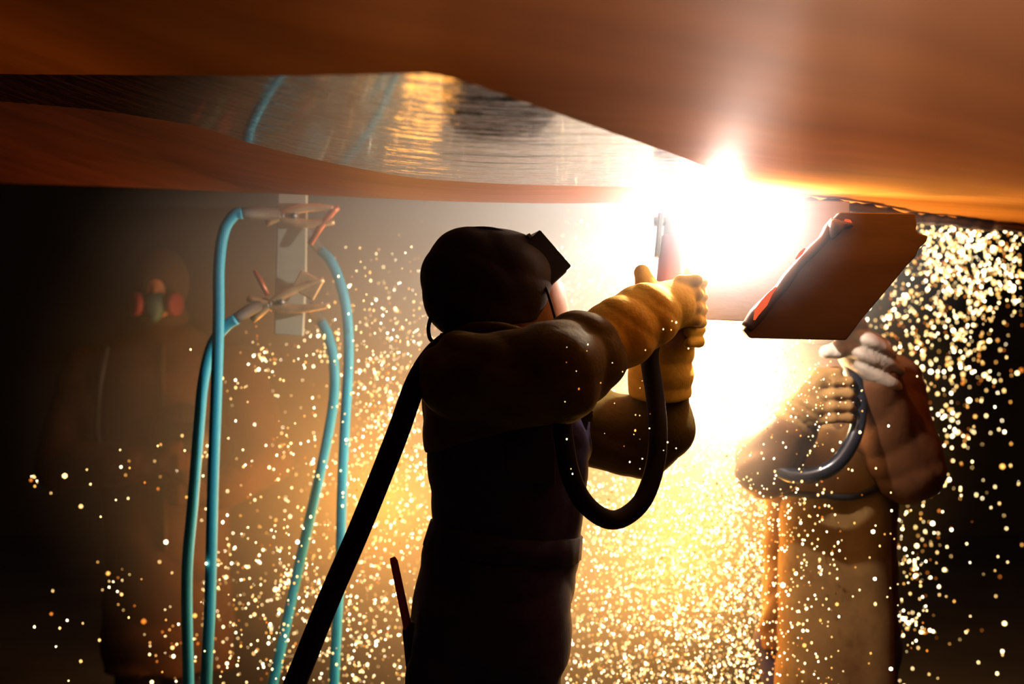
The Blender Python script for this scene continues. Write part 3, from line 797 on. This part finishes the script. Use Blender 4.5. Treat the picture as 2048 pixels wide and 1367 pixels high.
F.ell(mc, (0.045, 0.045, 0.045), 0.02).cone(mc, mc + f3*0.02 - Vector((0,0,0.045)), 0.03, 0.022, 0.02)
rsp = link('respirator', F.mesh('respirator'), M['teal'], man)
for q in (-1, 1):
    c = mc + l3*0.055*q + f3*0.005
    d = (l3*q + f3*0.6).normalized()
    link('filter', tube_mesh('filter', [c, c + d*0.004, c + d*0.024, c + d*0.028], [0.034, 0.042, 0.042, 0.036], 18, 1, smooth_path=False), M['pink'], rsp)
g_f = lambda base, dirx: [[base + Vector((dirx*0.02, -0.02, 0.03 - i*0.02)), base + Vector((dirx*0.055, -0.035, 0.03 - i*0.02)), base + Vector((dirx*0.08, -0.02, 0.03 - i*0.02)), base + Vector((dirx*0.085, 0.005, 0.028 - i*0.02))] for i in range(4)]
for s, dx in (('r', 1), ('l', -1)):
    w, h_ = H3['wr_'+s], H3['ha_'+s]
    b = w.lerp(H3['el_'+s], 0.35)
    glove('glove', [b, b.lerp(w, 0.5), w, w.lerp(h_, 0.3)], [0.066, 0.064, 0.052, 0.044], h_, 0.042, g_f(h_, dx), [h_ + Vector((0, -0.02, 0.03)), h_ + Vector((dx*0.03, -0.04, 0.055)), h_ + Vector((dx*0.055, -0.04, 0.065))],
          M['dark_leather'], Vector((40, 0, 20)), man, 0.007)
# face shield held against his chest
F = Field(*bounds([P(365, 880, LY-0.3)], 0.22), 0.008)
F.ell(P(365, 878, LY-0.24), (0.115, 0.075, 0.13), 0.01).ell(P(365, 878, LY-0.20), (0.108, 0.075, 0.122), 0.006, op='cut')
sh = link('face_shield', F.mesh('face_shield'), M['black'])
tag(sh, 'black welding face shield held at the chest of the dim worker on the left', 'mask')
link('window', box_mesh('window', (0.05, 0.006, 0.03), 0.003, 1, Matrix.Translation(P(365, 862, LY-0.318))), M['lens'], sh, smooth=False)

# ================================================================ BRACKET, CLAMPS, BLUE CABLES
BY = 3.98
br = link('hanging_bracket', slab_mesh('hanging_bracket', [P(556, 372, BY), P(614, 372, BY), P(612, 560, BY), P(606, 672, BY), P(548, 668, BY), P(552, 520, BY)], (0, 1, 0), 0.02, 0.003), M['bracket'], smooth=False)
tag(br, 'grey-green steel strip hanging from the hull behind the brass clamps', 'bracket')

def clamp(parent, c, d, n, L, open_deg=14):
    """two sprung jaws with grips, a pivot pin and copper teeth; c = pivot, d = jaw direction"""
    d = Vector(d).normalized(); n = Vector(n).normalized(); s = d.cross(n)
    for q in (-1, 1):
        a = math.radians(open_deg) * q
        dd = (d*math.cos(a) + s*math.sin(a)); ss = (s*math.cos(a) - d*math.sin(a))
        pts = [c - dd*L*0.75 + ss*(q*-0.004) - ss*q*0.0, c + ss*q*0.016, c + dd*L*0.55 + ss*q*0.012, c + dd*L]
        link('jaw', tube_mesh('jaw', pts, [0.009, 0.013, 0.011, 0.007], 8, 5), M['brass'], parent)
    link('pivot_pin', tube_mesh('pivot_pin', [c - n*0.022, c + n*0.022], 0.008, 10, 1, smooth_path=False), M['torch_metal'], parent)
    link('spring', tube_mesh('spring', [c + n*(0.014*math.cos(t*2.2)) - d*(0.01+0.003*t) + s*0.014*math.sin(t*2.2) for t in range(12)], 0.0025, 6, 2), M['torch_metal'], parent)

def cable_thing(pts, r, label, sleeve=None, grp='blue earth cables'):
    t = thing('earth_cable', pts[0], label, 'cable', grp)
    link('cable', tube_mesh('cable', pts, r, 16, 12), M['cable'], t)
    if sleeve:
        link('cable_sleeve', tube_mesh('cable_sleeve', sleeve, [r*0.95, r*1.12, r*1.05], 12, 1, smooth_path=False), M['sleeve_rubber'], t)
    return t
CY = 3.76
t1 = cable_thing([P(484, 426, CY), P(468, 430, CY), P(448, 462, CY), P(438, 530, CY), P(437, 640, CY), P(432, 800, CY), P(426, 960, CY), P(420, 1200, CY), P(412, 1380, CY), P(405, 1700, CY)], 0.0155,
    'blue cable hooked over at the top clamp, hanging straightest of the blue cables', [P(480, 426, CY), P(510, 426, CY+0.06), P(552, 427, CY+0.14)])
clamp(t1, P(590, 432, BY-0.05), (1, 0, 0.03), (0, 1, 0), 0.11, 10)
link('grip', tube_mesh('grip', [P(620, 488, BY-0.05), P(640, 455, BY-0.05), P(668, 420, BY-0.05), P(678, 414, BY-0.05)], [0.008, 0.010, 0.010, 0.008], 8, 1, smooth_path=False), M['copper'], t1)
t2 = cable_thing([P(472, 638, CY+0.02), P(452, 652, CY+0.03), P(424, 690, CY+0.05), P(407, 760, CY+0.05), P(398, 850, CY+0.05), P(386, 1000, CY+0.05), P(374, 1150, CY+0.05), P(377, 1370, CY+0.05), P(385, 1700, CY+0.05)], 0.0150,
    'blue cable from the lower clamp, leftmost of the blue cables', [P(470, 638, CY+0.02), P(498, 620, CY+0.1), P(530, 606, CY+0.2)])
clamp(t2, P(565, 604, BY-0.06), (1, 0, 0.22), (0, 1, 0), 0.13, 16)
link('grip', tube_mesh('grip', [P(508, 540, BY-0.05), P(520, 560, BY-0.05), P(536, 590, BY-0.06)], [0.005, 0.008, 0.008], 8, 1, smooth_path=False), M['copper'], t2)
link('plate_lug', box_mesh('plate_lug', (0.035, 0.006, 0.03), 0.003, 1, Matrix.Translation(P(615, 570, BY-0.06)) @ Matrix.Rotation(0.5, 4, 'Y')), M['brass'], t2, smooth=False)
t3 = cable_thing([P(640, 500, CY+0.35), P(660, 520, CY+0.32), P(680, 565, CY+0.3), P(694, 630, CY+0.3), P(697, 720, CY+0.3), P(690, 850, CY+0.3), P(684, 980, CY+0.3), P(680, 1130, CY+0.3), P(668, 1370, CY+0.3), P(660, 1640, CY+0.3)], 0.0148,
    'pale blue cable bowing out right of the bracket, nearest the welder', [P(642, 502, CY+0.35), P(622, 476, CY+0.31), P(604, 452, BY+0.04)])
t4 = cable_thing([P(640, 640, CY+0.45), P(655, 668, CY+0.42), P(667, 720, CY+0.4), P(668, 790, CY+0.4), P(654, 880, CY+0.4), P(628, 1000, CY+0.4), P(598, 1130, CY+0.4), P(545, 1370, CY+0.4), P(480, 1640, CY+0.4)], 0.0150,
    'greyish blue cable slanting down to the left behind the bowed pale blue one', [P(642, 643, CY+0.45), P(622, 618, CY+0.38), P(600, 598, BY+0.04)])

# ================================================================ SPARKS
def gauss(n, cx, cy, sx, sy, y0, y1, rot=0.0):
    a = rng.normal(0, 1, n)*sx; b = rng.normal(0, 1, n)*sy
    c, s = math.cos(rot), math.sin(rot)
    return np.stack([cx + a*c - b*s, cy + a*s + b*c, rng.uniform(y0, y1, n)], 1)
def uni(n, x0, x1, yy0, yy1, y0, y1):
    return np.stack([rng.uniform(x0, x1, n), rng.uniform(yy0, yy1, n), rng.uniform(y0, y1, n)], 1)
clouds = [
    (gauss(6500, 1430, 1060, 150, 230, 3.65, 5.0), 0.0021),
    (gauss(2600, 1400, 780, 110, 120, 3.75, 4.8), 0.0019),
    (uni(2600, 1130, 1680, 960, 1390, 3.65, 5.0), 0.0022),
    (gauss(420, 790, 820, 45, 80, 3.7, 4.9), 0.0024),
    (gauss(700, 800, 880, 75, 180, 3.7, 4.9), 0.0024),
    (gauss(750, 660, 1120, 150, 170, 3.7, 5.0), 0.0024),
    (uni(340, 540, 860, 640, 1390, 3.7, 5.0), 0.0024),
    (uni(360, 400, 860, 1150, 1390, 3.7, 5.0), 0.0024),
    (uni(560, 1110, 1330, 420, 660, 3.7, 4.8), 0.0019),
    (gauss(110, 760, 620, 90, 70, 3.7, 4.8), 0.0024),
    (gauss(650, 1850, 600, 90, 100, 4.5, 5.6), 0.0038),
    (gauss(320, 1960, 530, 80, 60, 4.5, 5.6), 0.0040),
    (uni(260, 1840, 2060, 450, 560, 4.4, 5.2), 0.0034),
    (gauss(120, 1880, 490, 45, 30, 4.4, 5.0), 0.0036),
    (gauss(220, 1880, 780, 80, 110, 4.5, 5.6), 0.0038),
    (gauss(150, 1850, 1050, 110, 180, 4.3, 5.4), 0.0034),
    (gauss(260, 1720, 1150, 80, 170, 4.3, 5.2), 0.0028),
    (gauss(150, 1620, 452, 45, 16, 3.42, 3.5), 0.0011),
    (gauss(170, 1600, 790, 45, 45, 3.55, 3.68), 0.0014),
    (uni(40, 60, 460, 880, 1390, 3.7, 4.6), 0.0030),
    (uni(40, 1100, 1400, 640, 950, 2.7, 2.85), 0.0010),
    (gauss(24, 1560, 580, 60, 50, 3.3, 3.45), 0.0014),
]
for (bx, by, n, s) in [(524, 710, 45, 16), (575, 1155, 26, 14), (590, 1130, 20, 26), (1725, 1036, 50, 12), (1830, 1140, 28, 18), (1774, 1250, 36, 14), (1822, 1246, 40, 18), (1690, 560+560, 30, 22),
                       (640, 1180, 22, 14), (450, 1120, 22, 20), (350, 1290, 40, 32), (655, 690, 45, 22), (700, 1315, 40, 30), (1640, 1290, 60, 26), (1505, 1310, 60, 24), (412, 908, 6, 5), (66, 957, 6, 6),
                       (470, 770, 9, 14), (240, 1170, 14, 24), (1690, 790, 20, 14), (1940, 640, 22, 24)]:
    clouds.append((gauss(n, bx, by, s, s, 4.2, 4.4), 0.0024))
SPK = []
for arr, r in clouds:
    for px, py, Y in arr:
        p = P(px, py, Y)
        if p.z < 0.02 or p.z > CAM_Z + H + (-0.05 if Y < 4.35 else 0.28): continue
        SPK.append((p, 0.92 * r * float(np.exp(rng.normal(0, 0.36))), float(rng.random()), px, py))

SPARK_M = [emit('spark_dull_orange', (1.0, 0.26, 0.03), 1.3), emit('spark_orange', (1.0, 0.44, 0.09), 2.6), emit('spark_yellow', (1.0, 0.60, 0.20), 4.0),
           emit('spark_pale_yellow', (1.0, 0.70, 0.32), 6.5), emit('spark_white_hot', (1.0, 0.80, 0.50), 12.0)]
def heat_level(t): return 0 if t < 0.10 else 1 if t < 0.25 else 2 if t < 0.55 else 3 if t < 0.85 else 4
bm = bmesh.new(); bmesh.ops.create_icosphere(bm, subdivisions=1, radius=1.0)
ico_v = np.array([v.co[:] for v in bm.verts]); ico_f = np.array([[v.index for v in f.verts] for f in bm.faces]); bm.free()
spark_meshes = []
for sm in SPARK_M:
    me = mesh_np('spark', ico_v, ico_f); me.materials.append(sm)
    spark_meshes.append(me)
# the 300 largest in view are objects of their own
inview = [i for i, s in enumerate(SPK) if 0 < s[3] < 2048 and 0 < s[4] < 1367]
inview.sort(key=lambda i: -SPK[i][1] / SPK[i][0].y)
def zone(px, py):
    if px > 1700: return 'yellow white spark flying in the dark right of the steel plate', 'sparks right of the steel plate'
    if px < 860: return 'yellow white spark flying left of the hooded welder', 'sparks left of the hooded welder'
    return 'yellow white spark in the shower between the hooded welder and helper', 'sparks between welder and helper'
single = set(inview[:300])
for i in sorted(single):
    p, r, t, px, py = SPK[i]
    o = bpy.data.objects.new('spark', spark_meshes[heat_level(t)])
    C.objects.link(o); o.location = p; o.scale = (r, r, r)
    lb, gr = zone(px, py)
    tag(o, lb, 'spark', gr)
rest = [s for i, s in enumerate(SPK) if i not in single]
nv = len(ico_v)
V = np.concatenate([ico_v * s[1] * (0.9, 0.9, 1.15) + np.array(s[0]) for s in rest])
Fc = (ico_f[None] + (np.arange(len(rest)) * nv)[:, None, None]).reshape(-1, 3)
me = bpy.data.meshes.new('spark_shower')
me.vertices.add(len(V)); me.vertices.foreach_set('co', V.astype(np.float32).ravel())
me.loops.add(len(Fc)*3); me.loops.foreach_set('vertex_index', Fc.astype(np.int32).ravel())
me.polygons.add(len(Fc)); me.polygons.foreach_set('loop_start', (np.arange(len(Fc))*3).astype(np.int32))
me.update(calc_edges=True)
for sm in SPARK_M: me.materials.append(sm)
me.polygons.foreach_set('material_index', np.repeat(np.array([heat_level(q[2]) for q in rest], np.int32), len(ico_f)))
sp = link('spark_shower', me, None)
tag(sp, 'dense shower of golden white sparks raining down behind the welder', 'sparks', kind='stuff')

# ================================================================ SMOKE
def smoke(name, loc, radii, density, color, aniso, label, falloff=True, noise_scale=1.2):
    bm = bmesh.new(); bmesh.ops.create_icosphere(bm, subdivisions=3, radius=1.0)
    me = mesh_bm(name, bm)
    m = bpy.data.materials.new(name + '_volume')
    m.use_nodes = True
    nt = m.node_tree; nt.nodes.clear()
    v = nt.nodes.new('ShaderNodeVolumeScatter')
    v.inputs['Color'].default_value = (*color, 1)
    v.inputs['Density'].default_value = density
    v.inputs['Anisotropy'].default_value = aniso
    out = nt.nodes.new('ShaderNodeOutputMaterial')
    nt.links.new(v.outputs[0], out.inputs['Volume'])
    if falloff:
        tc = nt.nodes.new('ShaderNodeTexCoord')
        ln = nt.nodes.new('ShaderNodeVectorMath'); ln.operation = 'LENGTH'
        nt.links.new(tc.outputs['Object'], ln.inputs[0])
        mr = nt.nodes.new('ShaderNodeMapRange'); mr.interpolation_type = 'SMOOTHSTEP'
        mr.inputs['From Min'].default_value = 1.0; mr.inputs['From Max'].default_value = 0.15
        mr.inputs['To Min'].default_value = 0.0; mr.inputs['To Max'].default_value = density
        nt.links.new(ln.outputs['Value'], mr.inputs['Value'])
        nt.links.new(mr.outputs['Result'], v.inputs['Density'])
    o = link(name, me, m)
    o.location = loc; o.scale = radii
    return tag(o, label, 'smoke', kind='stuff')
smoke('welding_smoke', P(990, 820, 4.75), (1.65, 1.2, 1.25), 0.85, (1, 0.98, 0.95), 0.0, 'golden smoke hanging behind the welder, full of sparks')
smoke('arc_fume', P(1060, 480, 3.80), (1.30, 0.80, 0.50), 0.85, (1, 1, 1), 0.0, 'bright white fume billowing behind the hood up to the hull')
smoke('arc_bloom_fume', P(1432, 440, 3.12), (0.34, 0.28, 0.27), 1.0, (1, 1, 1), 0.0, 'blinding white fume added round the torch head for the bloom of the arc')  # extra fume added before the torch, stands in for lens bloom of the arc
smoke('jet_fume', P(1450, 790, 3.85), (0.50, 0.34, 0.42), 0.9, (1, 1, 1), 0.0, 'white hot fume under the web plate where the sparks burst out')
